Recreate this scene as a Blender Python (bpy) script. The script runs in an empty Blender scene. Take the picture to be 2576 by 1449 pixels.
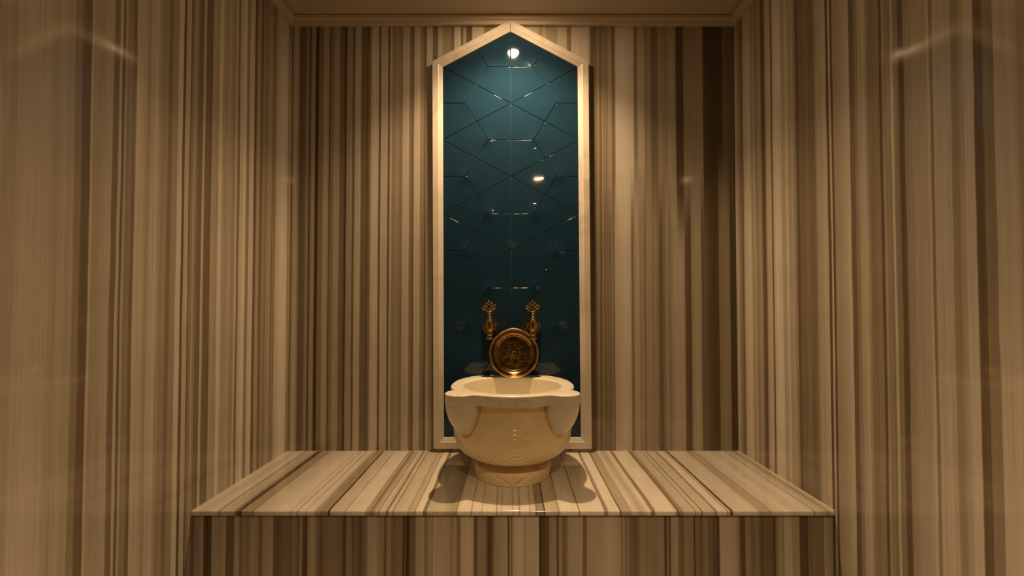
import bpy, bmesh, math, random
from mathutils import Vector, Matrix, Euler
random.seed(7)
C = bpy.context.scene.collection
PI = math.pi

# ---------------------------------------------------------------- camera
F = 1080.0; W, H = 2576.0, 1449.0
PPY = 757.0                      # optical axis row
TILT = 1.23 * PI / 180
CAM = Vector((0.0, -1.543, 0.503))
cam_d = bpy.data.cameras.new('camera'); cam = bpy.data.objects.new('camera', cam_d); C.objects.link(cam)
cam.location = CAM; cam.rotation_euler = (PI / 2 + TILT, 0, 0)
cam_d.sensor_width = 36; cam_d.lens = F / W * 36; cam_d.shift_y = (PPY - H / 2) / W
cam_d.clip_start = 0.01
bpy.context.scene.camera = cam

# ---------------------------------------------------------------- world, exposure
wd = bpy.data.worlds.new('world'); bpy.context.scene.world = wd; wd.use_nodes = True
wd.node_tree.nodes['Background'].inputs[0].default_value = (0.5, 0.3, 0.15, 1)
wd.node_tree.nodes['Background'].inputs[1].default_value = 0.0
vs = bpy.context.scene.view_settings
vs.view_transform = 'Standard'; vs.look = 'None'; vs.exposure = 0.08; vs.gamma = 1.0; vs.use_curve_mapping = False

ZC = 1.569                       # ceiling height above the bench top
ZF = -0.46                       # floor
LAMPS = [  # x, y, power, radius
    (0.005, -0.215, 1.85, 0.022),
    (0.200, -1.930, 0.45, 0.026),
]
WARM = (1.0, 0.645, 0.345)
for i, (x, y, p, r) in enumerate(LAMPS):
    ld = bpy.data.lights.new('downlight_beam', 'AREA'); ld.shape = 'DISK'; ld.size = 2 * r
    ld.energy = p; ld.color = WARM
    lo = bpy.data.objects.new('downlight_beam', ld); C.objects.link(lo); lo.location = (x, y, ZC - 0.006)
# each lamp's reflector throws a tighter beam on top of its wide flood
for i, (energy, ang, blend) in enumerate(((60.0, 122, 0.8), (240.0, 106, 0.7))):
    sd = bpy.data.lights.new('downlight_spot', 'SPOT'); sd.energy = energy; sd.color = WARM
    sd.spot_size = ang * PI / 180; sd.spot_blend = blend; sd.shadow_soft_size = 0.02
    so = bpy.data.objects.new('downlight_spot', sd); C.objects.link(so); so.location = (LAMPS[i][0], LAMPS[i][1], ZC - 0.006)

# ---------------------------------------------------------------- pixel -> world
def ray(px, py):
    x = (px - W / 2) / F; u = -(py - PPY) / F
    c, s = math.cos(TILT), math.sin(TILT)
    return Vector((x, c - u * s, s + u * c))
def on_y(px, py, Y=0.0):
    d = ray(px, py); t = (Y - CAM.y) / d.y; return CAM + d * t
def on_z(px, py, Z=0.0):
    d = ray(px, py); t = (Z - CAM.z) / d.z; return CAM + d * t
def on_x(px, py, X):
    d = ray(px, py); t = (X - CAM.x) / d.x; return CAM + d * t

XL = on_y(721, 1131).x; XR = on_y(1858.6, 1133).x       # side walls
YF = on_z(1288, 1285).y                                   # bench front edge
YB = -2.75                                                # wall behind the camera

# ---------------------------------------------------------------- materials
def lin(v):
    v = v / 255.0
    return v / 12.92 if v <= 0.04045 else ((v + 0.055) / 1.055) ** 2.4
def new_mat(name):
    m = bpy.data.materials.new(name); m.use_nodes = True
    nt = m.node_tree; b = nt.nodes['Principled BSDF']
    return m, nt, b
def N(nt, typ, **kw):
    n = nt.nodes.new(typ)
    for k, v in kw.items(): setattr(n, k, v)
    return n
def mth(nt, op, a, b=None, clamp=False):
    n = N(nt, 'ShaderNodeMath', operation=op); n.use_clamp = clamp
    for i, v in enumerate((a, b)):
        if v is None: continue
        if isinstance(v, (int, float)): n.inputs[i].default_value = v
        else: nt.links.new(v, n.inputs[i])
    return n.outputs[0]
def mixc(nt, fac, a, b, blend='MIX'):
    n = N(nt, 'ShaderNodeMix', data_type='RGBA', blend_type=blend)
    for i, v in ((0, fac), (6, a), (7, b)):
        if isinstance(v, (int, float)): n.inputs[i].default_value = v
        elif isinstance(v, tuple): n.inputs[i].default_value = v + (1,)
        else: nt.links.new(v, n.inputs[i])
    return n.outputs[2]
def noise(nt, vec, scale, detail=2, rough=0.5, col=False):
    n = N(nt, 'ShaderNodeTexNoise'); n.inputs['Scale'].default_value = scale
    n.inputs['Detail'].default_value = detail; n.inputs['Roughness'].default_value = rough
    if vec is not None: nt.links.new(vec, n.inputs['Vector'])
    return n.outputs[1 if col else 0]
def stone(g):
    g = max(0.03, min(1.15, g))
    return (0.70 * g ** 1.0, 0.665 * g ** 1.13, 0.60 * g ** 1.36, 1)
def profile_nodes(nt, u, stops):
    """a long one-dimensional vein profile as a chain of colour ramps"""
    stops = sorted(stops); out = None; k = 0
    while k < len(stops) - 1:
        seg = stops[k:k + 32]
        a, b = seg[0][0], seg[-1][0]
        mr = N(nt, 'ShaderNodeMapRange'); mr.inputs[1].default_value = a; mr.inputs[2].default_value = b
        nt.links.new(u, mr.inputs[0])
        cr = N(nt, 'ShaderNodeValToRGB'); nt.links.new(mr.outputs[0], cr.inputs[0]); e = cr.color_ramp.elements
        while len(e) < len(seg): e.new(0.5)
        for i, (p, g) in enumerate(seg):
            e[i].position = (p - a) / (b - a); e[i].color = stone(g)
        for i, (p, g) in enumerate(seg): e[i].position = (p - a) / (b - a); e[i].color = stone(g)
        if out is None: out = cr.outputs[0]
        else: out = mixc(nt, mth(nt, 'GREATER_THAN', u, a), out, cr.outputs[0])
        k += 31
    return out
def striped(name, axis, along, stops, stops2=None, split=None, warp=0.002, rough=0.07, along_scale=1.0, jag=1.0):
    """polished veined marble: veins run along `along`, the pattern varies on `axis`"""
    m, nt, b = new_mat(name)
    tc = N(nt, 'ShaderNodeTexCoord'); sp = N(nt, 'ShaderNodeSeparateXYZ'); nt.links.new(tc.outputs['Object'], sp.inputs[0])
    ax = {'x': 0, 'y': 1, 'z': 2}
    u = sp.outputs[ax[axis]]; v = sp.outputs[ax[along]]
    cb = N(nt, 'ShaderNodeCombineXYZ')
    nt.links.new(mth(nt, 'MULTIPLY', u, 9), cb.inputs[0]); nt.links.new(mth(nt, 'MULTIPLY', v, 1.3 * along_scale), cb.inputs[1])
    w1 = mth(nt, 'MULTIPLY', mth(nt, 'SUBTRACT', noise(nt, cb.outputs[0], 1.0, 2), 0.5), warp * 2.2)
    cb2 = N(nt, 'ShaderNodeCombineXYZ')
    nt.links.new(mth(nt, 'MULTIPLY', u, 160), cb2.inputs[0]); nt.links.new(mth(nt, 'MULTIPLY', v, 7 * along_scale), cb2.inputs[1])
    w2 = mth(nt, 'MULTIPLY', mth(nt, 'SUBTRACT', noise(nt, cb2.outputs[0], 1.0, 3, 0.6), 0.5), 0.0022 * jag)
    uu = mth(nt, 'ADD', u, mth(nt, 'ADD', w1, w2))
    col = profile_nodes(nt, uu, stops)
    if stops2:
        col2 = profile_nodes(nt, uu, stops2)
        lo, hi = split
        mr = N(nt, 'ShaderNodeMapRange'); mr.interpolation_type = 'SMOOTHSTEP'
        mr.inputs[1].default_value = lo; mr.inputs[2].default_value = hi
        cbs = N(nt, 'ShaderNodeCombineXYZ'); nt.links.new(mth(nt, 'MULTIPLY', u, 14), cbs.inputs[0])
        vz = mth(nt, 'ADD', v, mth(nt, 'MULTIPLY', mth(nt, 'SUBTRACT', noise(nt, cbs.outputs[0], 1.0, 1), 0.5), 0.5))
        nt.links.new(vz, mr.inputs[0])
        col = mixc(nt, mr.outputs[0], col, col2)
    # fine streaks and faint clouding
    cb3 = N(nt, 'ShaderNodeCombineXYZ')
    nt.links.new(mth(nt, 'MULTIPLY', uu, 330), cb3.inputs[0]); nt.links.new(mth(nt, 'MULTIPLY', v, 2.6 * along_scale), cb3.inputs[1])
    s1 = noise(nt, cb3.outputs[0], 1.0, 4, 0.65)
    g1 = mth(nt, 'ADD', mth(nt, 'MULTIPLY', s1, 0.62), 0.66)
    col = mixc(nt, 1.0, col, N_rgb(nt, g1), 'MULTIPLY')
    cl = noise(nt, tc.outputs['Object'], 9.0, 3, 0.6)
    col = mixc(nt, 1.0, col, N_rgb(nt, mth(nt, 'ADD', mth(nt, 'MULTIPLY', cl, 0.24), 0.88)), 'MULTIPLY')
    hs = mixc(nt, noise(nt, tc.outputs['Object'], 17.0, 2), (1.03, 0.98, 0.94), (0.98, 1.01, 0.97))
    col = mixc(nt, 0.8, col, hs, 'MULTIPLY')
    nt.links.new(col, b.inputs['Base Color'])
    rn = noise(nt, tc.outputs['Object'], 40.0, 3)
    nt.links.new(mth(nt, 'ADD', mth(nt, 'MULTIPLY', rn, 0.05), rough - 0.02), b.inputs['Roughness'])
    b.inputs['IOR'].default_value = 1.5
    return m
def N_rgb(nt, val):
    c = N(nt, 'ShaderNodeCombineColor')
    for i in range(3): nt.links.new(val, c.inputs[i])
    return c.outputs[0]

def levels(pairs, conv, top):
    t = lin(top)
    return [(conv(px), lin(r) / t) for px, r in pairs]
def fill(lo, hi, seed, light=0.85, dark=0.22, dens=1.0):
    """free veins for stretches of stone the photograph does not show"""
    rnd = random.Random(seed); p = lo; out = []
    while p < hi:
        w = rnd.uniform(0.006, 0.03) / dens
        g = light * rnd.uniform(0.75, 1.1) if rnd.random() < 0.6 else dark * rnd.uniform(0.7, 2.2)
        out.append((p + 0.0012, g)); out.append((min(p + w, hi), g * rnd.uniform(0.85, 1.1))); p += w + 0.0012
    return out

LEFT_SIDE = [(604,130),(611,128),(613,90),(619,92),(620.5,122),(630,125),(632,72),(637,62),(639,100),(645,105),(648,75),(652,72),(654,95),(660,95),(662,78),(664,90),(667,100),(676,105),(679,72),(681.5,95),(684,95),(685.5,72),(688,115),(695,124),(703,132),(716,130),(718.7,100),(720.5,110)]
BACK_LEFT = [(721,118),(724,105),(726,95),(728.6,72),(731,110),(738,120),(742.6,105),(745.5,92),(748.4,62),(754,68),(761,73),(764.7,95),(770,96),(771.7,52),(774,52),(775.8,92),(783,107),(786.8,82),(789,36),(793.8,36),(795.6,80),(802,86),(805.5,80),(809,110),(819.4,108),(821.8,82),(824,56),(825.8,84),(832,86),(835.7,106),(847.4,106),(849.7,76),(859,72),(862,60),(863.3,38),(865.4,40),(867.2,96),(880,102),(883.5,62),(886.4,64),(888.4,112),(901.8,117),(904,78),(908.8,70),(917,74),(919.3,50),(921.6,72),(927.4,80),(929.2,116),(938,124),(947,120),(949.6,66),(953,60),(954.2,116),(970.5,114),(972.9,54),(975,54),(977,106),(981,110),(984,86),(996,96),(1002,86),(1007.8,80),(1010,110),(1025,114),(1027.6,82),(1034.6,72),(1037.5,58),(1039,112),(1053,115),(1055.5,85),(1063.7,82),(1066,58),(1069.5,76),(1071.8,116),(1084,112),(1087,72),(1098,70),(1100,112),(1110,110),(1113,92),(1129,90),(1133,76),(1142,78)]
BACK_MID = [(1144,150),(1147,150),(1158,152),(1160,90),(1164,86),(1167,132),(1172,132),(1174,78),(1187,78),(1189,142),(1216,142),(1218,104),(1228,98),(1246,108),(1250,140),(1300,138),(1312,142),(1340,138),(1352,136),(1360,108),(1370,138),(1374,118),(1400,116),(1403,138),(1424,140),(1427,100),(1436,100),(1438,145),(1475,148),(1482,136),(1485,85),(1490,84),(1497,86),(1500,96),(1505,112),(1506.6,88),(1515,86)]
BACK_RIGHT_LOW = [(1516,110),(1518,124),(1519.6,84),(1530,91),(1538,85),(1541.5,106),(1543.9,95),(1546.8,80),(1548.5,125),(1555.5,132),(1565,138),(1579,143),(1587,138),(1589.3,110),(1591.6,93),(1595.7,98),(1597.4,125),(1609,128),(1610.5,110),(1620.7,115),(1622.5,98),(1626,97),(1627.7,118),(1637,118),(1645,108),(1651,118),(1655.7,104),(1662,85),(1666,74),(1668.5,95),(1674,100),(1676.6,116),(1683.6,116),(1686,98),(1688,110),(1693,120),(1701,130),(1721,130),(1724.4,115),(1726,76),(1733.7,72),(1739.5,70),(1741,116),(1753.5,130),(1765,122),(1767.2,80),(1777,85),(1780,68),(1783,85),(1785.8,68),(1802,66),(1809.7,63),(1811.4,105),(1825.4,113),(1838,110),(1840,63),(1848.7,60),(1857.5,56)]
BACK_RIGHT_TOP = [(1514,110),(1516,88),(1518,104),(1529,100),(1531,120),(1537.5,118),(1540,92),(1547,92),(1549,150),(1570,155),(1592.7,150),(1595.5,100),(1603.8,108),(1606.5,138),(1620,134),(1623,108),(1634,120),(1639.7,92),(1653.5,98),(1657.6,125),(1678,114),(1681,130),(1699,128),(1701.8,66),(1718,66),(1721,115),(1739,118),(1766.7,124),(1770,64),(1790,60),(1816,62),(1819,92),(1844,88),(1846,50),(1848,50)]
RIGHT_SIDE = [(1861,122),(1865,100),(1870.8,90),(1872.6,72),(1874.3,85),(1876.6,125),(1887,136),(1894,131),(1896.4,103),(1901,118),(1904.6,120),(1907,98),(1918.6,115),(1920.9,90),(1924.4,72),(1930,67),(1932.5,110),(1936,125),(1944,128),(1947,76),(1949.4,72),(1950.6,125),(1958,140),(1970,136),(1974,115)]
BENCH_FRONT = [(605,76),(612,102),(624,92),(634,112),(647,105),(651.6,84),(659.7,84),(662,108),(685.5,112),(687.6,74),(699,64),(712.7,79),(734,79),(737,92),(747,87),(749.4,56),(751,62),(753.5,95),(760,95),(762,57),(772.5,50),(774.5,95),(783,110),(792,106),(795.6,88),(803.7,76),(809,60),(812,82),(835,89),(859.4,81),(862,62),(870,59),(872,95),(884,88),(888,61),(890.7,82),(903,75),(905.6,54),(909.7,74),(922,88),(924.6,110),(945,112),(951,100),(964,93),(966.4,71),(970.5,65),(972.5,97),(982,96),(984.8,80),(993,77),(998,85),(1012,84),(1013.3,52),(1017,52),(1020,71),(1024,38),(1029,46),(1031,72),(1044.5,77),(1048.6,107),(1066,112),(1069,86),(1073,91),(1085,113),(1088,90),(1090.7,118),(1111,112),(1119,112),(1133,108),(1135.6,84),(1138,105),(1148,108),(1150.5,84),(1157,79),(1159,115),(1175,125),(1191,118),(1194,68),(1201,66),(1203.5,95),(1222.5,90),(1226.6,60),(1233,48),(1239,70),(1244,95),(1256.5,105),(1275.5,110),(1277,48),(1279,48),(1280.3,95),(1288,86),(1291,115),(1311,128),(1316.6,120),(1319,106),(1325,118),(1352,120),(1356,115)]
BENCH_FRONT_R = [(1357.4,44),(1364,54),(1379,65),(1380,48),(1382,95),(1399.5,100),(1401.5,48),(1404,48),(1405.6,95),(1410,100),(1416.5,85),(1418.5,62),(1421,85),(1425,80),(1428,100),(1433.5,110),(1464.7,112),(1467.4,78),(1475.6,76),(1477,108),(1515,112),(1532.6,121),(1560,109),(1562,88),(1570.7,106),(1573.4,84),(1581.5,96),(1584,80),(1600.6,72),(1607,82),(1614,98),(1628,90),(1631,92),(1651,92),(1670,96),(1673,57),(1677,50),(1678.4,84),(1683.8,86),(1685,47),(1687,47),(1688.5,100),(1704,108),(1708,80),(1718,73),(1724.5,94),(1745,86),(1746,52),(1749,54),(1750.4,81),(1761,81),(1763,54),(1766,76),(1777.5,92),(1783,71),(1792.5,77),(1795,55),(1800.6,69),(1806,46),(1810,62),(1812,116),(1834.6,117),(1853.6,110),(1861.8,84),(1866.5,54),(1875,57),(1878,93),(1887.6,89),(1893,75),(1906.6,87),(1912,72),(1917.5,56),(1923,70),(1943.3,68),(1948,37),(1953,83),(1963.7,108),(1972,95)]
BENCH_TOP = [(470,150),(500,165),(520,150),(545,165),(555,150),(556.5,80),(560,150),(590,140),(599,95),(604,62),(612,58),(613.5,118),(638,124),(641,102),(646,146),(699,160),(712.7,170),(733,170),(735.8,145),(740,176),(750.7,168),(753.5,122),(757.5,172),(771,168),(774,130),(778,172),(793,168),(797,135),(813,118),(827,124),(829.5,50),(833,56),(835,152),(869,163),(872,126),(876,172),(919,180),(923,140),(934,135),(937,80),(940,130),(952,158),(955,122),(959,168),(970,163),(974,130),(976.6,72),(979,162),(989,162),(991,78),(993,162),(1023,170),(1028,148),(1043,166),(1045,115),(1048.6,186),(1065,195),(1067.5,62),(1070,140),(1073,62),(1076,162),(1107,170),(1141,148),(1150.5,138),(1154.6,193),(1183,200),(1186.5,145),(1190,200),(1210,196),(1212,140),(1214,196),(1245.6,196),(1248,118),(1251,198),(1260.6,176),(1266,196),(1287.8,188),(1290,140),(1292,196),(1303,192),(1306.4,142),(1310,196),(1330,196),(1333.6,155),(1337,192),(1346,178)]
BENCH_TOP_R = [(1347,60),(1348.5,120),(1352.6,138),(1365.5,138),(1367.6,55),(1369.6,80),(1371,176),(1401,166),(1406,138),(1409.7,196),(1452.5,196),(1456.5,112),(1459,190),(1488,186),(1492,198),(1517.7,198),(1521,70),(1524,156),(1526.5,112),(1530,198),(1555.7,190),(1558.5,60),(1562.5,148),(1585.6,148),(1591,178),(1606,158),(1610,148),(1629,183),(1634,176),(1636,78),(1639,150),(1641.7,52),(1645,160),(1651,190),(1694.7,187),(1701.4,120),(1705,54),(1708,136),(1712,110),(1719,152),(1743.6,157),(1745.6,108),(1749,157),(1760,152),(1762.6,62),(1765,157),(1791,152),(1798,98),(1802,178),(1823.7,172),(1825.8,105),(1829,167),(1834.6,56),(1838.7,64),(1841.4,154),(1882,160),(1902.5,155),(1906.6,132),(1929.7,137),(1933.8,118),(1938,154),(1950,155),(1974,168),(2000,154),(2020,168),(2040,160),(2042,95),(2046,160),(2070,140),(2076,118),(2082,150),(2110,155)]

def even(pairs):
    # the seat was read off the photograph under one lamp: take the fall-off towards its ends out again
    return [(p, 195 * (min(1.04, lin(r) / lin(195) * (1 + 0.50 * min(1, abs(p - 1288) / 560) ** 1.6))) ** (1 / 2.3)) for p, r in pairs]
BENCH_TOP = even(BENCH_TOP); BENCH_TOP_R = even(BENCH_TOP_R)
bx_ = lambda py: (lambda px: on_y(px, py).x)
GW = 128
M = {}
M['back_left'] = striped('veined_marble_back_left', 'x', 'z', levels(BACK_LEFT, bx_(970), 122))
M['back_mid'] = striped('veined_marble_back_middle', 'x', 'z', levels(BACK_MID, bx_(90), 152))
M['back_right'] = striped('veined_marble_back_right', 'x', 'z', levels(BACK_RIGHT_LOW, bx_(870), 140),
                          levels(BACK_RIGHT_TOP, bx_(300), 150), (0.75, 1.05))
ls = [(on_x(px, 970, XL).y, lin(r) / lin(132)) for px, r in LEFT_SIDE if px < 720]
rs = [(on_x(px, 870, XR).y, lin(r) / lin(138)) for px, r in RIGHT_SIDE]
M['side_left'] = striped('veined_marble_left', 'y', 'z', fill(YB, min(p for p, g in ls) - 0.002, 3, 0.8, 0.25, 1.8) + ls, warp=0.004, jag=1.8)
M['side_right'] = striped('veined_marble_right', 'y', 'z', fill(YB, min(p for p, g in rs) - 0.002, 5, 0.8, 0.25, 1.8) + rs, warp=0.004, jag=1.8)
xf = lambda px: (px - W / 2) / F * (YF - CAM.y) * 1.0
M['top_left'] = striped('veined_marble_seat_left', 'x', 'y', levels(BENCH_TOP, lambda p: on_z(p, 1281).x, 195), warp=0.003, along_scale=2.5, jag=1.3)
M['top_right'] = striped('veined_marble_seat_right', 'x', 'y', levels(BENCH_TOP_R, lambda p: on_z(p, 1281).x, 195), warp=0.003, along_scale=2.5, jag=1.3)
fx = lambda px: on_y(px, 1380, YF + 0.008).x
M['front_left'] = striped('veined_marble_riser_left', 'x', 'z', fill(XL, fx(604), 9, 0.65, 0.18) + levels(BENCH_FRONT, fx, 142), warp=0.003)
M['front_right'] = striped('veined_marble_riser_right', 'x', 'z', levels(BENCH_FRONT_R, fx, 142) + fill(fx(1974), XR + 0.01, 11, 0.65, 0.18), warp=0.003)
M['room'] = striped('veined_marble_room', 'x', 'z', fill(XL - 0.1, XR + 0.1, 13, 0.07, 0.04), warp=0.004)

def plain(name, col, rough, metal=0.0, bump=None, var=0.0, vscale=20, **kw):
    m, nt, b = new_mat(name)
    b.inputs['Roughness'].default_value = rough; b.inputs['Metallic'].default_value = metal
    tc = N(nt, 'ShaderNodeTexCoord')
    if var:
        n = noise(nt, tc.outputs['Object'], vscale, 4, 0.6)
        c = mixc(nt, n, tuple(x * (1 - var) for x in col), tuple(min(1, x * (1 + var)) for x in col))
        nt.links.new(c, b.inputs['Base Color'])
    else: b.inputs['Base Color'].default_value = col + (1,)
    if bump:
        bn = N(nt, 'ShaderNodeBump'); bn.inputs['Strength'].default_value = bump[1]; bn.inputs['Distance'].default_value = bump[2]
        nt.links.new(noise(nt, tc.outputs['Object'], bump[0], 4, 0.6), bn.inputs['Height']); nt.links.new(bn.outputs[0], b.inputs['Normal'])
    for k, v in kw.items(): b.inputs[k].default_value = v
    return m
M['ceiling'] = plain('cream_ceiling_paint', (0.62, 0.53, 0.40), 0.7, bump=(60, 0.15, 0.003), var=0.06, vscale=3)
M['cornice'] = plain('cream_cornice_paint', (0.64, 0.56, 0.44), 0.55, bump=(90, 0.08, 0.002), var=0.05, vscale=8)
M['sealant'] = plain('pale_sealant', (0.85, 0.72, 0.56), 0.6, var=0.15, vscale=30)
M['grout'] = plain('dark_grout', (0.035, 0.03, 0.028), 0.9)
M['tile_grout'] = plain('dark_teal_grout', (0.02, 0.045, 0.06), 0.8)
M['floor'] = plain('brown_floor_tile', (0.05, 0.035, 0.025), 0.5, var=0.2, vscale=6)
M['tile'] = plain('teal_glaze', (0.011, 0.039, 0.074), 0.05, var=0.05, vscale=5, **{'IOR': 1.46, 'Coat Weight': 0.0})
M['metal_trim'] = plain('brushed_steel', (0.6, 0.58, 0.55), 0.3, 1.0)

# frame marble: pale, soft grey veins
def pale_marble(name, base, vein, rough, sss=0.0, stain=None, vs=3.0):
    m, nt, b = new_mat(name)
    tc = N(nt, 'ShaderNodeTexCoord')
    nz = noise(nt, tc.outputs['Object'], vs * 2.2, 5, 0.6, col=True)
    off = N(nt, 'ShaderNodeVectorMath', operation='MULTIPLY_ADD')
    nt.links.new(nz, off.inputs[0]); off.inputs[1].default_value = (0.16, 0.16, 0.16); nt.links.new(tc.outputs['Object'], off.inputs[2])
    wv = noise(nt, off.outputs[0], vs * 1.7, 3, 0.55)
    v = mth(nt, 'ABSOLUTE', mth(nt, 'SUBTRACT', wv, 0.5))
    mr = N(nt, 'ShaderNodeMapRange'); mr.interpolation_type = 'SMOOTHSTEP'
    mr.inputs[1].default_value = 0.0; mr.inputs[2].default_value = 0.045; mr.inputs[3].default_value = 1; mr.inputs[4].default_value = 0
    nt.links.new(v, mr.inputs[0])
    patch = noise(nt, tc.outputs['Object'], vs * 1.3, 2)
    mask = mth(nt, 'MULTIPLY', mr.outputs[0], mth(nt, 'MULTIPLY', mth(nt, 'SUBTRACT', patch, 0.38, True), 3.2, True))
    cloud = noise(nt, tc.outputs['Object'], vs * 3, 4)
    c0 = mixc(nt, cloud, tuple(x * 0.88 for x in base), tuple(min(1, x * 1.08) for x in base))
    c = mixc(nt, mth(nt, 'MULTIPLY', mask, 0.55), c0, vein)
    if stain:
        sp = N(nt, 'ShaderNodeSeparateXYZ'); nt.links.new(tc.outputs['Object'], sp.inputs[0])
        tot = None
        for (cx, cy, cz, rx, ry, rz) in stain:
            s = None
            for o, cc, r in ((0, cx, rx), (1, cy, ry), (2, cz, rz)):
                d = mth(nt, 'POWER', mth(nt, 'DIVIDE', mth(nt, 'SUBTRACT', sp.outputs[o], cc), r), 2.0)
                s = d if s is None else mth(nt, 'ADD', s, d)
            q = mth(nt, 'ABSOLUTE', mth(nt, 'SUBTRACT', mth(nt, 'SQRT', s), 1.03))
            mm = N(nt, 'ShaderNodeMapRange'); mm.interpolation_type = 'SMOOTHSTEP'
            mm.inputs[1].default_value = 0.0; mm.inputs[2].default_value = 0.075; mm.inputs[3].default_value = 1; mm.inputs[4].default_value = 0
            nt.links.new(q, mm.inputs[0])
            tot = mm.outputs[0] if tot is None else mth(nt, 'MAXIMUM', tot, mm.outputs[0])
        nn = noise(nt, tc.outputs['Object'], 22, 3)
        f = mth(nt, 'MULTIPLY', tot, mth(nt, 'MULTIPLY', nn, 1.5, True))
        c = mixc(nt, mth(nt, 'MULTIPLY', f, 0.95), c, (0.62, 0.27, 0.02))
    nt.links.new(c, b.inputs['Base Color'])
    b.inputs['Roughness'].default_value = rough; b.inputs['IOR'].default_value = 1.5
    if sss:
        b.inputs['Subsurface Weight'].default_value = sss
        b.inputs['Subsurface Radius'].default_value = (1.0, 0.7, 0.35); b.inputs['Subsurface Scale'].default_value = 0.005
    return m
M['frame'] = pale_marble('cream_frame_marble', (0.76, 0.71, 0.62), (0.50, 0.42, 0.33), 0.28, vs=2.0)
LOBE = [(-0.1405, -0.3325), (0.1435, -0.3325)]
ST = [(x * 0.965 - 0.0015, y * 0.98 + 0.200, 0.240, 0.049, 0.049, 0.092) for x, y in LOBE]
M['basin'] = pale_marble('honey_white_basin_marble', (0.98, 0.81, 0.51), (0.84, 0.62, 0.34), 0.20, sss=0.3, stain=ST, vs=5.0)
M['basin_rim'] = pale_marble('honey_white_rim_marble', (0.97, 0.90, 0.76), (0.62, 0.54, 0.42), 0.24, sss=0.3, vs=5.0)
M['basin_foot'] = pale_marble('honey_white_foot_marble', (0.90, 0.76, 0.50), (0.55, 0.33, 0.14), 0.12, sss=0.3, vs=7.0)

def brass(name, col, dark, rough, scale=30):
    m, nt, b = new_mat(name)
    tc = N(nt, 'ShaderNodeTexCoord')
    n = noise(nt, tc.outputs['Object'], scale, 5, 0.65)
    mr = N(nt, 'ShaderNodeMapRange'); mr.inputs[1].default_value = 0.35; mr.inputs[2].default_value = 0.7
    nt.links.new(n, mr.inputs[0])
    nt.links.new(mixc(nt, mr.outputs[0], dark, col), b.inputs['Base Color'])
    b.inputs['Metallic'].default_value = 1.0
    nt.links.new(mth(nt, 'ADD', mth(nt, 'MULTIPLY', n, 0.14), rough - 0.07), b.inputs['Roughness'])
    bn = N(nt, 'ShaderNodeBump'); bn.inputs['Strength'].default_value = 0.12; bn.inputs['Distance'].default_value = 0.001
    nt.links.new(noise(nt, tc.outputs['Object'], 220, 2), bn.inputs['Height']); nt.links.new(bn.outputs[0], b.inputs['Normal'])
    return m
M['brass'] = brass('aged_brass', (0.56, 0.39, 0.14), (0.28, 0.17, 0.05), 0.15)
M['bowl'] = brass('aged_bronze', (0.40, 0.27, 0.13), (0.17, 0.105, 0.045), 0.26, 45)
M['bowl_lip'] = brass('worn_bronze_lip', (0.85, 0.58, 0.32), (0.55, 0.32, 0.14), 0.28, 60)

def emis(name, col, s):
    m = bpy.data.materials.new(name); m.use_nodes = True; nt = m.node_tree; nt.nodes.clear()
    e = nt.nodes.new('ShaderNodeEmission'); e.inputs[0].default_value = col + (1,); e.inputs[1].default_value = s
    o = nt.nodes.new('ShaderNodeOutputMaterial'); nt.links.new(e.outputs[0], o.inputs[0]); return m
M['lamp'] = emis('lamp_glow', (1.0, 0.72, 0.42), 60.0)

# ---------------------------------------------------------------- object helpers
def obj(name, bm, mat, parent=None, smooth=False, origin=None):
    bmesh.ops.recalc_face_normals(bm, faces=bm.faces[:])
    me = bpy.data.meshes.new(name); bm.to_mesh(me); bm.free()
    if smooth:
        for p in me.polygons: p.use_smooth = True
    me.materials.append(mat)
    o = bpy.data.objects.new(name, me); C.objects.link(o)
    if parent is not None: o.parent = parent
    return o
def auto_sharp(o, deg=35):
    bm = bmesh.new(); bm.from_mesh(o.data)
    for e in bm.edges:
        if len(e.link_faces) == 2 and e.calc_face_angle(0) > deg * PI / 180: e.smooth = False
    for f in bm.faces: f.smooth = True
    bm.to_mesh(o.data); bm.free()
def thing(name, label, cat, loc=(0, 0, 0), group=None):
    o = bpy.data.objects.new(name, None); o.empty_display_size = 0.05; C.objects.link(o); o.location = loc
    o['label'] = label; o['category'] = cat
    if group: o['group'] = group
    return o
def box(bm, x0, x1, y0, y1, z0, z1, bev=0.0):
    v = [bm.verts.new(p) for p in ((x0,y0,z0),(x1,y0,z0),(x1,y1,z0),(x0,y1,z0),(x0,y0,z1),(x1,y0,z1),(x1,y1,z1),(x0,y1,z1))]
    fs = [bm.faces.new([v[i] for i in q]) for q in ((0,3,2,1),(4,5,6,7),(0,1,5,4),(1,2,6,5),(2,3,7,6),(3,0,4,7))]
    if bev:
        bmesh.ops.bevel(bm, geom=list({e for f in fs for e in f.edges}), offset=bev, segments=3, profile=0.5, affect='EDGES')
    return bm
def lathe(bm, prof, seg=48, m=Matrix.Identity(4), cap=True):
    rings = []
    for r, z in prof:
        rings.append([bm.verts.new(m @ Vector((r * math.cos(2*PI*i/seg), r * math.sin(2*PI*i/seg), z))) for i in range(seg)])
    for a, b in zip(rings, rings[1:]):
        for i in range(seg):
            bm.faces.new((a[i], a[(i+1) % seg], b[(i+1) % seg], b[i]))
    if cap:
        if prof[0][0] > 1e-5: bm.faces.new(rings[0][::-1])
        if prof[-1][0] > 1e-5: bm.faces.new(rings[-1])
    return rings
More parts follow.
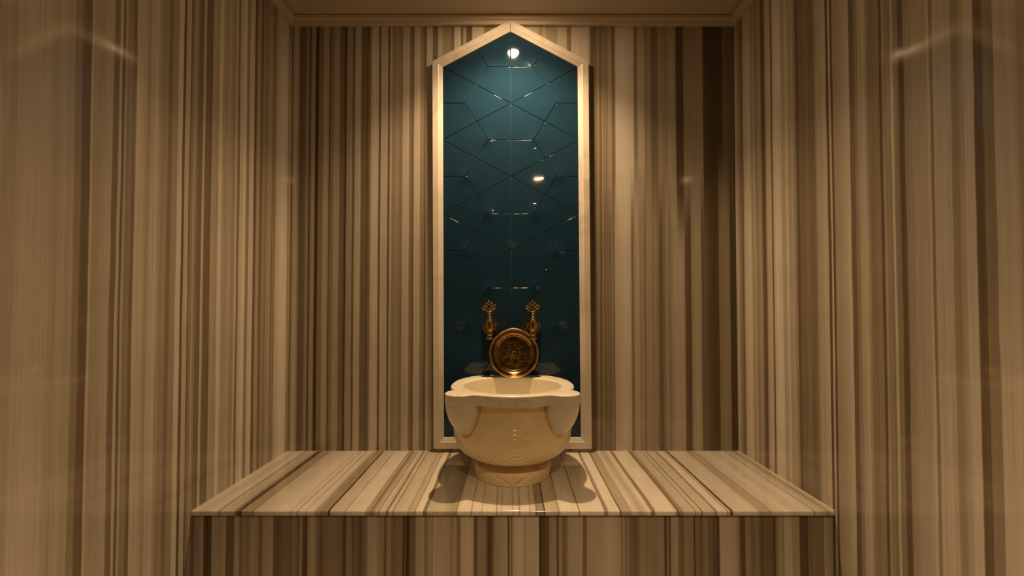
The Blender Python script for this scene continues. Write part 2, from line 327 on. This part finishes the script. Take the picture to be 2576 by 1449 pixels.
def tube(bm, pts, rad, closed=False, seg=8, flat=1.0):
    n = len(pts); rings = []
    for i, p in enumerate(pts):
        a = pts[(i-1) % n] if (closed or i > 0) else pts[i]; b = pts[(i+1) % n] if (closed or i < n-1) else pts[i]
        t = (b - a).normalized(); side = Vector((0, 1, 0))
        u = t.cross(side).normalized(); w = side
        r = rad[i] if isinstance(rad, (list, tuple)) else rad
        rings.append([bm.verts.new(p + u * r * math.cos(2*PI*k/seg) + w * r * flat * math.sin(2*PI*k/seg)) for k in range(seg)])
    for i in range(n if closed else n-1):
        a, b = rings[i], rings[(i+1) % n]
        for k in range(seg): bm.faces.new((a[k], a[(k+1) % seg], b[(k+1) % seg], b[k]))
    if not closed: bm.faces.new(rings[0][::-1]); bm.faces.new(rings[-1])
def struct(o): o['kind'] = 'structure'; return o

# ---------------------------------------------------------------- the room
TH = 0.02
# back wall: masonry backing with three polished slabs in front of it
wb = struct(obj('wall_back', box(bmesh.new(), XL - 0.12, XR + 0.12, 0.0205, 0.12, ZF - 0.05, ZC + 0.1), M['grout']))
s1, s2 = on_y(1143.5, 90).x, on_y(1516.5, 600).x
for a, b_, mk in ((XL, s1, 'back_left'), (s1, s2, 'back_mid'), (s2, XR, 'back_right')):
    g = 0.0004
    o = obj('marble_slab', box(bmesh.new(), a + g, b_ - g, 0.0, 0.02, ZF + 0.001, ZC - 0.001, 0.0005), M[mk], wb)
# fillers in the two upright joints
for x in (s1, s2):
    obj('joint_filler', box(bmesh.new(), x - 0.0008, x + 0.0008, 0.0004, 0.0195, -0.0 + 0.001, ZC - 0.002), M['sealant'], wb)
for side, x0, x1, X, mk in (('left', XL - 0.12, XL - 0.0205, XL, 'side_left'), ('right', XR + 0.0205, XR + 0.12, XR, 'side_right')):
    w = struct(obj('wall_' + side, box(bmesh.new(), x0, x1, YB, 0.02, ZF - 0.05, ZC + 0.1), M['grout']))
    a, b_ = (X - 0.02, X) if side == 'left' else (X, X + 0.02)
    edges = [-0.0005, -1.12, YB]
    for y1, y0 in zip(edges, edges[1:]):
        obj('marble_slab', box(bmesh.new(), a, b_, y0 + 0.0004, y1 - 0.0004, ZF + 0.001, ZC - 0.001, 0.0005), M[mk], w)
struct(obj('wall_rear', box(bmesh.new(), XL - 0.12, XR + 0.12, YB - 0.12, YB, ZF - 0.05, ZC + 0.1), M['room']))
struct(obj('floor', box(bmesh.new(), XL - 0.12, XR + 0.12, YB - 0.12, 0.12, ZF - 0.06, ZF), M['floor']))
struct(obj('ceiling', box(bmesh.new(), XL - 0.12, XR + 0.12, YB - 0.12, 0.12, ZC, ZC + 0.06), M['ceiling']))

# cornice: one mitred moulding per wall
CP = [(0.0, 1.5365), (0.011, 1.5365), (0.0125, 1.538), (0.0135, 1.549), (0.0150, 1.5505), (0.0190, 1.5515), (0.0205, 1.553), (0.0215, 1.5640), (0.0215, 1.5655), (0.016, 1.5656), (0.016, 1.5692), (0.0, 1.5692)]
def cornice(name, wall):
    bm = bmesh.new(); A = []; B = []
    for p, z in CP:
        if wall == 'back': a, b = (XL + p, -p), (XR - p, -p)
        elif wall == 'rear': a, b = (XL + p, YB + p), (XR - p, YB + p)
        elif wall == 'left': a, b = (XL + p, -p), (XL + p, YB + p)
        else: a, b = (XR - p, -p), (XR - p, YB + p)
        A.append(bm.verts.new((a[0], a[1], z))); B.append(bm.verts.new((b[0], b[1], z)))
    n = len(CP)
    for i in range(n): bm.faces.new((A[i], A[(i+1) % n], B[(i+1) % n], B[i]))
    bm.faces.new(A); bm.faces.new(B[::-1])
    return struct(obj(name, bm, M['cornice']))
for i, w in enumerate(('back', 'left', 'right', 'rear')): cornice('trim_%d' % (i + 1), w)
# sealant beads in the corners
def bead(name, p, q, r=0.0011):
    bm = bmesh.new(); p, q = Vector(p), Vector(q); d = (q - p).normalized()
    u = d.orthogonal().normalized(); w = d.cross(u)
    ra, rb = [[bm.verts.new(c + (u * math.cos(k*PI/4) + w * math.sin(k*PI/4)) * r) for k in range(8)] for c in (p, q)]
    for k in range(8): bm.faces.new((ra[k], ra[(k+1) % 8], rb[(k+1) % 8], rb[k]))
    bm.faces.new(ra[::-1]); bm.faces.new(rb)
    return struct(obj(name, bm, M['sealant'], smooth=True))
e = 0.0006
bead('trim_5', (XL + e, -e, 0.0), (XL + e, -e, 1.536)); bead('trim_6', (XR - e, -e, 0.0), (XR - e, -e, 1.536))
bead('trim_7', (XL, -e, 0.0002), (XR, -e, 0.0002), 0.0014)
bead('trim_8', (XR - e, 0, 0.0002), (XR - e, YF, 0.0002), 0.0011)

# ---------------------------------------------------------------- bench
bench = thing('marble_bench', 'long built-in bench of striped grey marble running below the tiled niche', 'bench', (0, 0, ZF))
def rel(o, root):
    # meshes are drawn in world coordinates, then made relative to the thing's base
    o.data.transform(Matrix.Translation(-root.location))
    return o
sx = on_z(1347, 1281).x
TT = 0.0135
def seat_slab(a, b_, mat):
    bm = bmesh.new(); r = 0.0045
    prof = [(-0.0013, -TT), (YF + 0.002, -TT), (YF + 0.0005, -TT + 0.0012), (YF, -TT + 0.003)]
    for k in range(7):
        t = k / 6 * PI / 2
        prof.append((YF + r - r * math.cos(t), -r + r * math.sin(t)))
    prof += [(-0.0013, 0.0)]
    A = [bm.verts.new((a, y, z)) for y, z in prof]; B = [bm.verts.new((b_, y, z)) for y, z in prof]; n = len(prof)
    for i in range(n): bm.faces.new((A[i], A[(i+1) % n], B[(i+1) % n], B[i]))
    bm.faces.new(A); bm.faces.new(B[::-1])
    o = rel(obj('seat_slab', bm, mat, bench), bench); auto_sharp(o, 40); return o
seat_slab(XL, sx - 0.0004, M['top_left'])
seat_slab(sx + 0.0004, XR, M['top_right'])
rel(obj('joint_filler', box(bmesh.new(), sx - 0.0005, sx + 0.0005, YF + 0.002, -0.002, -TT + 0.001, -0.0003), M['sealant'], bench), bench)
fxs = fx(1356.6)
rel(obj('riser_slab', box(bmesh.new(), XL, fxs - 0.0003, YF + 0.008, YF + 0.028, ZF, -TT - 0.0002, 0.0006), M['front_left'], bench), bench)
rel(obj('riser_slab', box(bmesh.new(), fxs + 0.0003, XR, YF + 0.008, YF + 0.028, ZF, -TT - 0.0002, 0.0006), M['front_right'], bench), bench)

# ---------------------------------------------------------------- niche frame
FT = 0.017          # how far the frame stands proud
O_ = {k: on_y(px, py, -FT) for k, (px, py) in dict(bl=(1090, 1129), br=(1489, 1129.5), lu=(1087, 154), ru=(1481, 154), top=(1284, 49)).items()}
I_ = {k: on_y(px, py, -0.007) for k, (px, py) in dict(bl=(1117, 1099.5), br=(1461, 1099.5), lu=(1114, 169.5), ru=(1453, 168.5), top=(1284, 80.5)).items()}
frame = thing('niche_frame', 'cream marble moulding framing the pointed teal tile panel', 'frame', (0, -0.0, 0.0))
PROF = [(0.0, -0.0002), (0.0, -FT + 0.001), (0.03, -FT), (0.56, -FT), (0.60, -FT + 0.0006), (0.66, -FT + 0.0022), (0.70, -FT + 0.0026), (0.97, -0.0107), (1.0, -0.0098), (1.0, -0.0002)]
def frame_piece(o0, i0, o1, i1, sh0=0.0002, sh1=0.0002):
    bm = bmesh.new(); A = []; B = []
    d = (o1 - o0).normalized()
    for w, y in PROF:
        a = o0.lerp(i0, w) + d * sh0; b = o1.lerp(i1, w) - d * sh1
        A.append(bm.verts.new((a.x, y, a.z))); B.append(bm.verts.new((b.x, y, b.z)))
    n = len(PROF)
    for i in range(n): bm.faces.new((A[i], A[(i+1) % n], B[(i+1) % n], B[i]))
    bm.faces.new(A); bm.faces.new(B[::-1])
    return obj('frame_piece', bm, M['frame'], frame)
def at_h(a, b, z):
    t = (z - a.z) / (b.z - a.z); return a.lerp(b, t)
zl, zr = on_y(1100, 767, -FT).z, on_y(1475, 770, -FT).z
for s, zs in (('l', zl), ('r', zr)):
    ob, ou, ib, iu = O_['b' + s], O_[s + 'u'], I_['b' + s], I_[s + 'u']
    om, im = at_h(ob, ou, zs), at_h(ib, iu, zs)
    frame_piece(ob, ib, om, im); p = frame_piece(om, im, ou, iu)
frame_piece(O_['lu'], I_['lu'], O_['top'], I_['top'], 0.0002, 0.0009)
frame_piece(O_['top'], I_['top'], O_['ru'], I_['ru'], 0.0009, 0.0002)
frame_piece(O_['bl'], I_['bl'], O_['br'], I_['br'])

# ---------------------------------------------------------------- teal kite tiles
panel = thing('tile_panel', 'pointed panel of glossy teal kite tiles inside the cream frame', 'tile panel')
poly = [Vector((I_[k].x, 0, I_[k].z)) for k in ('bl', 'br', 'ru', 'top', 'lu')]
cen = sum(poly, Vector()) / 5
polyo = [cen + (p - cen) + (p - cen).normalized() * -0.0004 for p in poly]
bm = bmesh.new()
f = [bm.verts.new((p.x, -0.0036, p.z)) for p in polyo]; g = [bm.verts.new((p.x, -0.0002, p.z)) for p in polyo]
bm.faces.new(f[::-1]); bm.faces.new(g)
for i in range(5): bm.faces.new((f[i], f[(i+1) % 5], g[(i+1) % 5], g[i]))
obj('grout_bed', bm, M['tile_grout'], panel)
GAP = 0.00055; T0 = 0.0052
def kite(Cn, M1, V, M2, rnd):
    bm = bmesh.new(); n = 9
    ctr = (Cn + M1 + V + M2) / 4
    def inset(d):
        P = [Cn, M1, V, M2]; out = []
        for i in range(4):
            a, b, c = P[i-1], P[i], P[(i+1) % 4]
            e1 = (b - a).normalized(); e2 = (c - b).normalized()
            n1 = Vector((-e1.z, 0, e1.x)); n2 = Vector((-e2.z, 0, e2.x))
            if n1.dot(ctr - b) < 0: n1 = -n1
            if n2.dot(ctr - b) < 0: n2 = -n2
            k = (n1 + n2); k = k / k.length; out.append(b + k * d / max(0.3, k.dot(n1)))
        return out
    q = inset(GAP + 0.0016)
    tx, tz = rnd.gauss(0, 0.0022), rnd.gauss(0, 0.0022)
    def hgt(p):
        dv = (p - V).length / 0.050
        k = max(0.0, 1 - dv)
        return T0 + 0.0048 * k * k + tx * (p.x - ctr.x) + tz * (p.z - ctr.z)
    def bl(P, u, v): return P[0] * (1-u) * (1-v) + P[1] * u * (1-v) + P[2] * u * v + P[3] * (1-u) * v
    G = [[None] * n for _ in range(n)]
    for i in range(n):
        for j in range(n):
            p = bl(q, i / (n-1), j / (n-1)); G[i][j] = bm.verts.new((p.x, -hgt(p), p.z))
    for i in range(n-1):
        for j in range(n-1):
            bm.faces.new((G[i][j], G[i+1][j], G[i+1][j+1], G[i][j+1])).smooth = True
    idx = [(i, 0) for i in range(n-1)] + [(n-1, j) for j in range(n-1)] + [(i, n-1) for i in range(n-1, 0, -1)] + [(0, j) for j in range(n-1, 0, -1)]
    ring = [G[i][j] for i, j in idx]; loops = [ring]
    for ins, drop in ((GAP + 0.0012, 0.0), (GAP + 0.0006, 0.0002), (GAP, 0.0011), (GAP, None)):
        qq = inset(ins); R = []
        for i, j in idx:
            p = bl(qq, i / (n-1), j / (n-1))
            R.append(bm.verts.new((p.x, -0.0036 if drop is None else drop - hgt(p), p.z)))
        loops.append(R)
    L = len(ring)
    for li, (ra, rb) in enumerate(zip(loops, loops[1:])):
        for k in range(L):
            bm.faces.new((ra[k], ra[(k+1) % L], rb[(k+1) % L], rb[k])).smooth = li < 3
    for i in range(5):                                   # cut to the frame opening
        a, b = polyo[i], polyo[(i+1) % 5]; e = b - a; no = Vector((e.z, 0, -e.x)).normalized()
        if no.dot(cen - a) > 0: no = -no
        geom = bm.verts[:] + bm.edges[:] + bm.faces[:]
        bmesh.ops.bisect_plane(bm, geom=geom, plane_co=a, plane_no=no, clear_outer=True)
        if not bm.faces: bm.free(); return None
    if sum(f.calc_area() for f in bm.faces) < 2e-5: bm.free(); return None
    return obj('tile', bm, M['tile'], panel)
hexw = (on_y(1398.5, 261).x - on_y(1171, 261).x) / 2
z261 = on_y(1285, 261.5).z; z631 = on_y(1286.5, 630.7).z
hh = (z261 - z631) / 2                                   # hexagon height
hx = lambda z: on_y(1285, 261.5).x + (z - z261) * (on_y(1285, 261.5).x - on_y(1286.5, 630.7).x) / (z261 - z631)
rt = random.Random(21)
for col in (-1, 0, 1):
    for row in range(-1, 6):
        zc = z261 - row * hh + (hh / 2 if col else 0)
        cx = hx(zc) + col * 1.5 * hexw
        Cn = Vector((cx, 0, zc))
        Vt = [Cn + Vector((sx_ * hexw, 0, sz_ * hh / 2)) for sx_, sz_ in ((1, 0), (0.5, 1), (-0.5, 1), (-1, 0), (-0.5, -1), (0.5, -1))]
        for k in range(6):
            V = Vt[k]; Ma = (V + Vt[k-1]) / 2; Mb = (V + Vt[(k+1) % 6]) / 2
            kite(Cn, Ma, V, Mb, rt)

# ---------------------------------------------------------------- basin
BX, BY = 0.0015, -0.200
ZR = 0.272
basin = thing('stone_basin', 'carved honey-white marble washbasin with two rounded front lobes and swirl relief', 'basin', (BX, BY, 0))
# outline of the rim in plan: round body, squared back, two lobes in front
def body_r(phi):
    """phi measured from +x, counter-clockwise; -90 deg faces the camera"""
    c, s = math.cos(phi), math.sin(phi)
    r = 0.190
    if s > 0:
        a = math.degrees(math.atan2(s, abs(c)))
        K = [(0, 0.190), (12, 0.1925), (29, 0.2030), (44, 0.2140), (57.5, 0.2235), (90, 0.30)]
        for (a0, r0), (a1, r1) in zip(K, K[1:]):
            if a0 <= a <= a1: r = r0 + (r1 - r0) * (a - a0) / (a1 - a0)
        if s > 0.5: r = min(r, 0.1885 / s)
    return r
def outline(phi, grow=0.0):
    r = body_r(phi) + grow
    d = Vector((math.cos(phi), math.sin(phi)))
    for lx, ly in LOBE:
        c = Vector((lx - BX, ly - BY)); R = 0.048 + grow
        b = d.dot(c); disc = b * b - c.length_squared + R * R
        if disc > 0:
            t = b + math.sqrt(disc)
            if t > r: r = t
    return r
NS = 288
def soft_outline(grow=0.0):
    r = [outline(2*PI*i/NS, grow) for i in range(NS)]
    for _ in range(2): r = [(r[i-1] + 2*r[i] + r[(i+1) % NS]) / 4 for i in range(NS)]
    return r
OUT = soft_outline()
RI = 0.152
ring_defs = []
# inner lip -> top -> outer edge -> underside
for k in range(5):
    t = k / 4 * PI / 2; ring_defs.append(('in', RI + 0.005 - 0.005 * math.cos(t) , ZR - 0.005 + 0.005 * math.sin(t)))
ring_defs.append(('mix', 0.5, ZR))
for k in range(5):
    t = k / 4 * PI / 2; ring_defs.append(('out', -0.004 + 0.004 * math.sin(t), ZR - 0.004 + 0.004 * math.cos(t)))
ring_defs += [('out', 0.0, ZR - 0.015), ('out', -0.0004, ZR - 0.029), ('out', -0.0030, ZR - 0.0318), ('out', -0.022, ZR - 0.0322)]
def catmull(P, n=6):
    out = []
    for i in range(len(P) - 1):
        p0 = P[max(i-1, 0)]; p1 = P[i]; p2 = P[i+1]; p3 = P[min(i+2, len(P)-1)]
        for k in range(n):
            t = k / n
            out.append(tuple(0.5 * ((2*b) + (-a + c) * t + (2*a - 5*b + 4*c - d) * t*t + (-a + 3*b - 3*c + d) * t**3) for a, b, c, d in zip(p0, p1, p2, p3)))
    out.append(tuple(P[-1])); return out
inner = catmull([(0.030, 0.0635), (0.070, 0.0645), (0.090, 0.066), (0.11, 0.072), (0.132, 0.1), (0.145, 0.15), (0.150, 0.21), (0.152, 0.2668)], 5)
ring_defs = [('in', r, z) for r, z in inner[:-1]] + ring_defs
bm = bmesh.new(); rings = []
for kind, a, z in ring_defs:
    R = []
    for i in range(NS):
        phi = 2*PI*i/NS
        r = a if kind == 'in' else (OUT[i] + a if kind == 'out' else (RI + 0.005) * (1-a) + (OUT[i] - 0.004) * a)
        R.append(bm.verts.new((r * math.cos(phi), r * math.sin(phi), z)))
    rings.append(R)
for a, b in zip(rings, rings[1:]):
    for i in range(NS): bm.faces.new((a[i], a[(i+1) % NS], b[(i+1) % NS], b[i]))
bm.faces.new(rings[0])
rim = obj('rim', bm, M['basin_rim'], basin); auto_sharp(rim, 50)

outer = catmull([(0.172, 0.243), (0.1665, 0.236), (0.166, 0.226), (0.1695, 0.210), (0.176, 0.188), (0.1805, 0.165), (0.1815, 0.145), (0.1795, 0.122), (0.172, 0.100), (0.157, 0.081), (0.134, 0.0665), (0.108, 0.0575), (0.086, 0.0535), (0.075, 0.0525)], 14)
# swirl relief on the front
def swirl(s, z):
    """s: arc length along the front (right positive), z height -> outward relief in metres"""
    x = s - 0.008; y = z - 0.136
    rho = math.hypot(x, y); th = math.atan2(y, x)
    if rho < 1e-4: rho = 1e-4
    ph = 2 * th - 2 * PI * rho / (0.0100 + 0.03 * rho)
    w = (0.5 + 0.5 * math.cos(ph)) ** 0.8 * min(1, rho / 0.006)
    disc = max(0.0, min(1.0, (0.056 - rho) / 0.010))
    # arms that run out low to both sides
    low = max(0.0, min(1.0, (-y - 0.002) / 0.02)) * max(0.0, min(1.0, (0.16 - rho) / 0.05))
    m = max(disc, low * 0.85)
    return -0.0021 * (1 - w) * m
def side_arcs(s, z):
    # long parallel grooves hugging the sides, sweeping down toward the front
    a = abs(s)
    if a < 0.115: return 0.0
    t = z - 0.145 + (0.27 - a) * 0.42
    m = max(0.0, min(1.0, (a - 0.115) / 0.04)) * max(0.0, min(1.0, (0.16 - z) / 0.03))
    band = max(0.0, 1 - abs(t) / 0.030)
    return -0.0024 * m * min(1, band * 2) * (0.5 + 0.5 * math.cos(t / 0.0085 * 2 * PI))
bm = bmesh.new(); NB = 720; rings = []
for r, z in outer:
    R = []
    for i in range(NB):
        phi = 2*PI*i/NB; front = phi + PI/2
        while front > PI: front -= 2*PI
        s = front * r; rr = r
        if z < 0.2 and abs(front) < 1.9: rr += swirl(s, z) + side_arcs(s, z)
        y_back = 0.191 - BX
        R.append(bm.verts.new((rr * math.cos(phi), rr * math.sin(phi), z)))
    rings.append(R)
for a, b in zip(rings, rings[1:]):
    for i in range(NB): bm.faces.new((a[i], a[(i+1) % NB], b[(i+1) % NB], b[i]))
bowlm = obj('bowl', bm, M['basin'], basin); auto_sharp(bowlm, 60)

# rounded bodies under the two lobes
for lx, ly in LOBE:
    bm = bmesh.new(); cx, cy = lx - BX, ly - BY; seg = 56; rings = []
    dirc = Vector((-cx, -cy)).normalized()
    P = [(0.0462, 0.0), (0.0462, -0.006), (0.0455, -0.018), (0.0435, -0.033), (0.0395, -0.049), (0.033, -0.064), (0.024, -0.077), (0.013, -0.085), (0.004, -0.0875)]
    for r, dz in catmull(P, 4):
        lean = 0.016 * (min(1, -dz / 0.0875)) ** 1.4
        rings.append([bm.verts.new((cx + dirc.x * lean + r * math.cos(2*PI*i/seg), cy + dirc.y * lean + r * math.sin(2*PI*i/seg), ZR - 0.0315 + dz)) for i in range(seg)])
    for a, b in zip(rings, rings[1:]):
        for i in range(seg): bm.faces.new((a[i], a[(i+1) % seg], b[(i+1) % seg], b[i]))
    bm.faces.new(rings[0]); bm.faces.new(rings[-1])
    lo = obj('lobe', bm, M['basin_rim'], basin); auto_sharp(lo, 60)

# foot: low drum with a hollowed shoulder and lotus leaves cut into the front
def leaf(front, z):
    """front: angle from straight ahead; z height on the drum"""
    d = 0.0
    a = abs(front)
    for a0, a1, zt in ((0.02, 0.62, 0.040), (0.02, 0.98, 0.052)):
        # a rib rising from the foot of the middle toward the sides
        zz = 0.002 + zt * ((a - a0) / (a1 - a0)) ** 0.8 if a > a0 else 0.0
        q = (z - zz) / 0.0028
        if a > a0 and a < a1 + 0.1: d -= 0.0016 * math.exp(-q * q)
    if a < 0.5:
        q = (z - 0.026 - 0.012 * math.cos(a * 5)) / 0.005
        d += 0.0018 * math.exp(-q * q) * (1 - a / 0.5)
    q = a / 0.045
    d -= 0.0022 * math.exp(-q * q) * max(0, min(1, (0.05 - z) / 0.02))
    return d
fp = catmull([(0.108, 0.0), (0.1135, 0.0006), (0.1150, 0.003), (0.1165, 0.012), (0.1180, 0.022), (0.1182, 0.031), (0.1168, 0.0362), (0.1130, 0.0382), (0.106, 0.0390), (0.096, 0.0405), (0.086, 0.0440), (0.0775, 0.0500), (0.0750, 0.0565)], 6)
bm = bmesh.new(); NF = 320; rings = []
for r, z in fp:
    R = []
    for i in range(NF):
        phi = 2*PI*i/NF; front = phi + PI/2
        while front > PI: front -= 2*PI
        rr = r + (leaf(front, z) if z > 0.0008 else 0)
        R.append(bm.verts.new((rr * math.cos(phi), rr * math.sin(phi), z)))
    rings.append(R)
for a, b in zip(rings, rings[1:]):
    for i in range(NF): bm.faces.new((a[i], a[(i+1) % NF], b[(i+1) % NF], b[i]))
bm.faces.new(rings[0]); bm.faces.new(rings[-1])
ft = obj('foot', bm, M['basin_foot'], basin); auto_sharp(ft, 60)

# ---------------------------------------------------------------- taps
def make_tap(x, label, lean):
    z0 = 0.402; ya = -0.062
    t = thing('brass_tap', label, 'tap', (x, -0.005, z0 + 0.046), 'pair of brass taps on the teal tiles')
    ox, oy, oz = t.location
    Mx = lambda dx=0, dy=0, dz=0: Matrix.Translation((dx - 0, dy - oy, dz - oz))
    # wall rosette: a deep domed disc, axis along y
    bm = bmesh.new(); R = Matrix.Translation((0, -oy, 0.445 - oz)) @ Matrix.Rotation(PI/2, 4, 'X')
    lathe(bm, catmull([(0.0295, 0.0045), (0.0300, 0.009), (0.0292, 0.0125), (0.0265, 0.015), (0.0262, 0.0165), (0.0245, 0.022), (0.0190, 0.029), (0.013, 0.033), (0.0105, 0.036), (0.0100, 0.050), (0.0100, 0.060)], 4), 48, R)
    auto_sharp(obj('wall_flange', bm, M['brass'], t), 50)
    # upright body
    bm = bmesh.new()
    prof = [(0.0105, 0.4035), (0.0132, 0.403), (0.0140, 0.4055), (0.0135, 0.409), (0.0105, 0.4125), (0.0098, 0.4155), (0.0112, 0.4185), (0.0138, 0.4205), (0.0142, 0.423), (0.0130, 0.4255), (0.0120, 0.4275), (0.0135, 0.433), (0.0155, 0.441), (0.0158, 0.448), (0.0148, 0.456), (0.0128, 0.4625), (0.0120, 0.4645), (0.0136, 0.4665), (0.0140, 0.4685), (0.0128, 0.4705), (0.0105, 0.472), (0.0116, 0.4745), (0.0108, 0.478), (0.0080, 0.4805), (0.0066, 0.484), (0.0064, 0.4875)]
    lathe(bm, [(0.008, 0.4065)] + catmull(prof, 3), 40, Matrix.Translation((0, ya - oy, -oz)))
    auto_sharp(obj('tap_body', bm, M['brass'], t), 60)
    # openwork trefoil key
    bm = bmesh.new()
    hz = 0.487
    lathe(bm, catmull([(0.0062, hz), (0.0080, hz + 0.003), (0.0083, hz + 0.006), (0.0065, hz + 0.0095), (0.0042, hz + 0.012)], 3), 24, Matrix.Translation((0, ya - oy, -oz)))
    V = lambda dx, dz: Vector((dx, ya - oy, hz + dz - oz))
    def ellipse(cx, cz, rx, rz, rot, rad=0.0028, n=20):
        pts = []
        for k in range(n):
            a = 2*PI*k/n; px, pz = rx * math.cos(a), rz * math.sin(a)
            pts.append(V(cx + px * math.cos(rot) - pz * math.sin(rot), cz + px * math.sin(rot) + pz * math.cos(rot)))
        tube(bm, pts, rad, True, 8, 1.0)
    for s in (-1, 1):
        tube(bm, [V(s * 0.002, 0.009), V(s * 0.007, 0.0125), V(s * 0.0115, 0.017), V(s * 0.0165, 0.0185), V(s * 0.019, 0.021)], 0.0026, False, 8)
        ellipse(s * 0.0185, 0.0255, 0.0062, 0.0048, 0.15 * s)       # side loops
        ellipse(s * 0.0095, 0.0345, 0.0058, 0.0046, -0.75 * s)      # upper loops
        ellipse(s * 0.0052, 0.0195, 0.0042, 0.0052, 0.25 * s, 0.0019)
    ellipse(0, 0.0412, 0.0040, 0.0052, 0)                           # crowning loop
    # solid middle
    bmm = bmesh.ops.create_uvsphere(bm, u_segments=20, v_segments=10, radius=1.0)
    for v in bmm['verts']: v.co = Vector((v.co.x * 0.0118, v.co.y * 0.0022 + ya - oy, v.co.z * 0.0066 + hz + 0.0280 - oz))
    h = obj('tap_key', bm, M['brass'], t, smooth=True)
    # tilt of the key about its stem
    c = Vector((0, ya - oy, hz - oz))
    h.matrix_local = Matrix.Translation(c) @ Matrix.Rotation(lean, 4, 'Y') @ Matrix.Translation(-c)
    return t
make_tap(-0.0765, 'aged brass tap with openwork key, left one of the pair above the basin', -0.10)
make_tap(0.0725, 'aged brass tap with openwork key, right one of the pair above the basin', -0.05)

# ---------------------------------------------------------------- bronze bowl leaning against the tiles
R0 = 0.0852
pot = thing('bronze_bowl', 'engraved round bronze bath bowl propped on the basin rim between the taps', 'bowl', (0.0066, -0.061, ZR - 0.0022))
tilt = 5.0 * PI / 180
# local frame of the dish: opening faces -y; d = depth behind the opening plane
def dish_m():
    return Matrix.Translation((0, 0, R0)) @ Matrix.Rotation(-tilt, 4, 'X') @ Matrix.Rotation(PI/2, 4, 'X')
# after the X rotation local z points to -y; depth is negative z
DM = dish_m()
prof_in = catmull([(0.0835, 0.0), (0.0805, -0.0022), (0.0780, -0.006), (0.0752, -0.014), (0.0715, -0.021), (0.0655, -0.0262), (0.0625, -0.0272), (0.0610, -0.0268), (0.0597, -0.0276), (0.0580, -0.0284), (0.052, -0.0290)], 4)
prof_out = catmull([(0.055, -0.0335), (0.064, -0.031), (0.0735, -0.024), (0.079, -0.014), (0.0815, -0.006), (0.0825, -0.001)], 4)
bm = bmesh.new()
seg = 120
def ring(r, z, f=None):
    return [bm.verts.new(DM @ Vector((r * math.cos(2*PI*i/seg), r * math.sin(2*PI*i/seg), z + (f(r, 2*PI*i/seg) if f else 0)))) for i in range(seg)]
def engrave(r, a):
    n = 8; t = ((a + 0.2) / (2*PI) * n) % 1.0 - 0.5              # position inside one petal
    rr = (r - 0.018) / 0.030
    if rr < 0 or rr > 1.15: return 0.0
    half = 0.46 * math.sin(min(1, max(0, rr)) * PI) ** 0.6 if 0 < rr < 1 else 0
    q = (abs(t) - half) / 0.05
    e_ = -0.0007 * math.exp(-q * q)
    q2 = t / 0.035
    e_ -= 0.0005 * math.exp(-q2 * q2) * (1 if 0.15 < rr < 0.8 else 0)
    return e_
rr = [ring(r, z) for r, z in prof_out] + [ring(r, z) for r, z in prof_in]
fl = []
for k in range(1, 30):
    r = 0.052 - (0.052 - 0.0165) * k / 29
    fl.append(ring(r, -0.0290, engrave))
allr = rr + fl
for a, b in zip(allr, allr[1:]):
    for i in range(seg): bm.faces.new((a[i], a[(i+1) % seg], b[(i+1) % seg], b[i]))
bm.faces.new(allr[0]); bm.faces.new(allr[-1])
auto_sharp(obj('dish', bm, M['bowl'], pot), 70)
bm = bmesh.new()   # raised boss in the middle
lathe(bm, catmull([(0.0168, -0.0292), (0.0160, -0.0268), (0.0145, -0.0262), (0.0132, -0.0272), (0.0122, -0.0275), (0.0112, -0.0262), (0.0098, -0.0238), (0.0080, -0.0226), (0.0060, -0.0232), (0.0030, -0.0238), (0.0004, -0.0240)], 4), 48, DM)
auto_sharp(obj('boss', bm, M['bowl'], pot), 60)
bm = bmesh.new()   # rolled lip of two beads
for rc, rad, zc in ((0.0832, 0.0020, 0.0004), (0.0795, 0.0010, -0.0018)):
    rg = [(rc + rad * math.cos(2*PI*k/10), zc + rad * math.sin(2*PI*k/10)) for k in range(10)]
    rings = [[bm.verts.new(DM @ Vector((r * math.cos(2*PI*i/96), r * math.sin(2*PI*i/96), z))) for i in range(96)] for r, z in rg]
    for k in range(10):
        a, b = rings[k], rings[(k+1) % 10]
        for i in range(96): bm.faces.new((a[i], a[(i+1) % 96], b[(i+1) % 96], b[i]))
obj('lip', bm, M['bowl_lip'], pot, smooth=True)

# ---------------------------------------------------------------- ceiling downlights
for i, (x, y, p, r) in enumerate(LAMPS):
    t = thing('downlight', ('small recessed round downlight in the ceiling just before the niche', 'small recessed round downlight in the ceiling behind the viewer, seen mirrored in the tiles')[i],
              'downlight', (x, y, ZC), 'recessed ceiling downlights')
    bm = bmesh.new()
    lathe(bm, [(r + 0.001, -0.0002), (r + 0.001, -0.003), (r + 0.003, -0.005), (r + 0.012, -0.004), (r + 0.014, -0.0002)], 40, cap=False)
    obj('trim_ring', bm, M['metal_trim'], t, smooth=True)
    bm = bmesh.new()
    lathe(bm, [(r, -0.0004), (r, -0.0030)], 32)
    obj('lens', bm, M['lamp'], t)
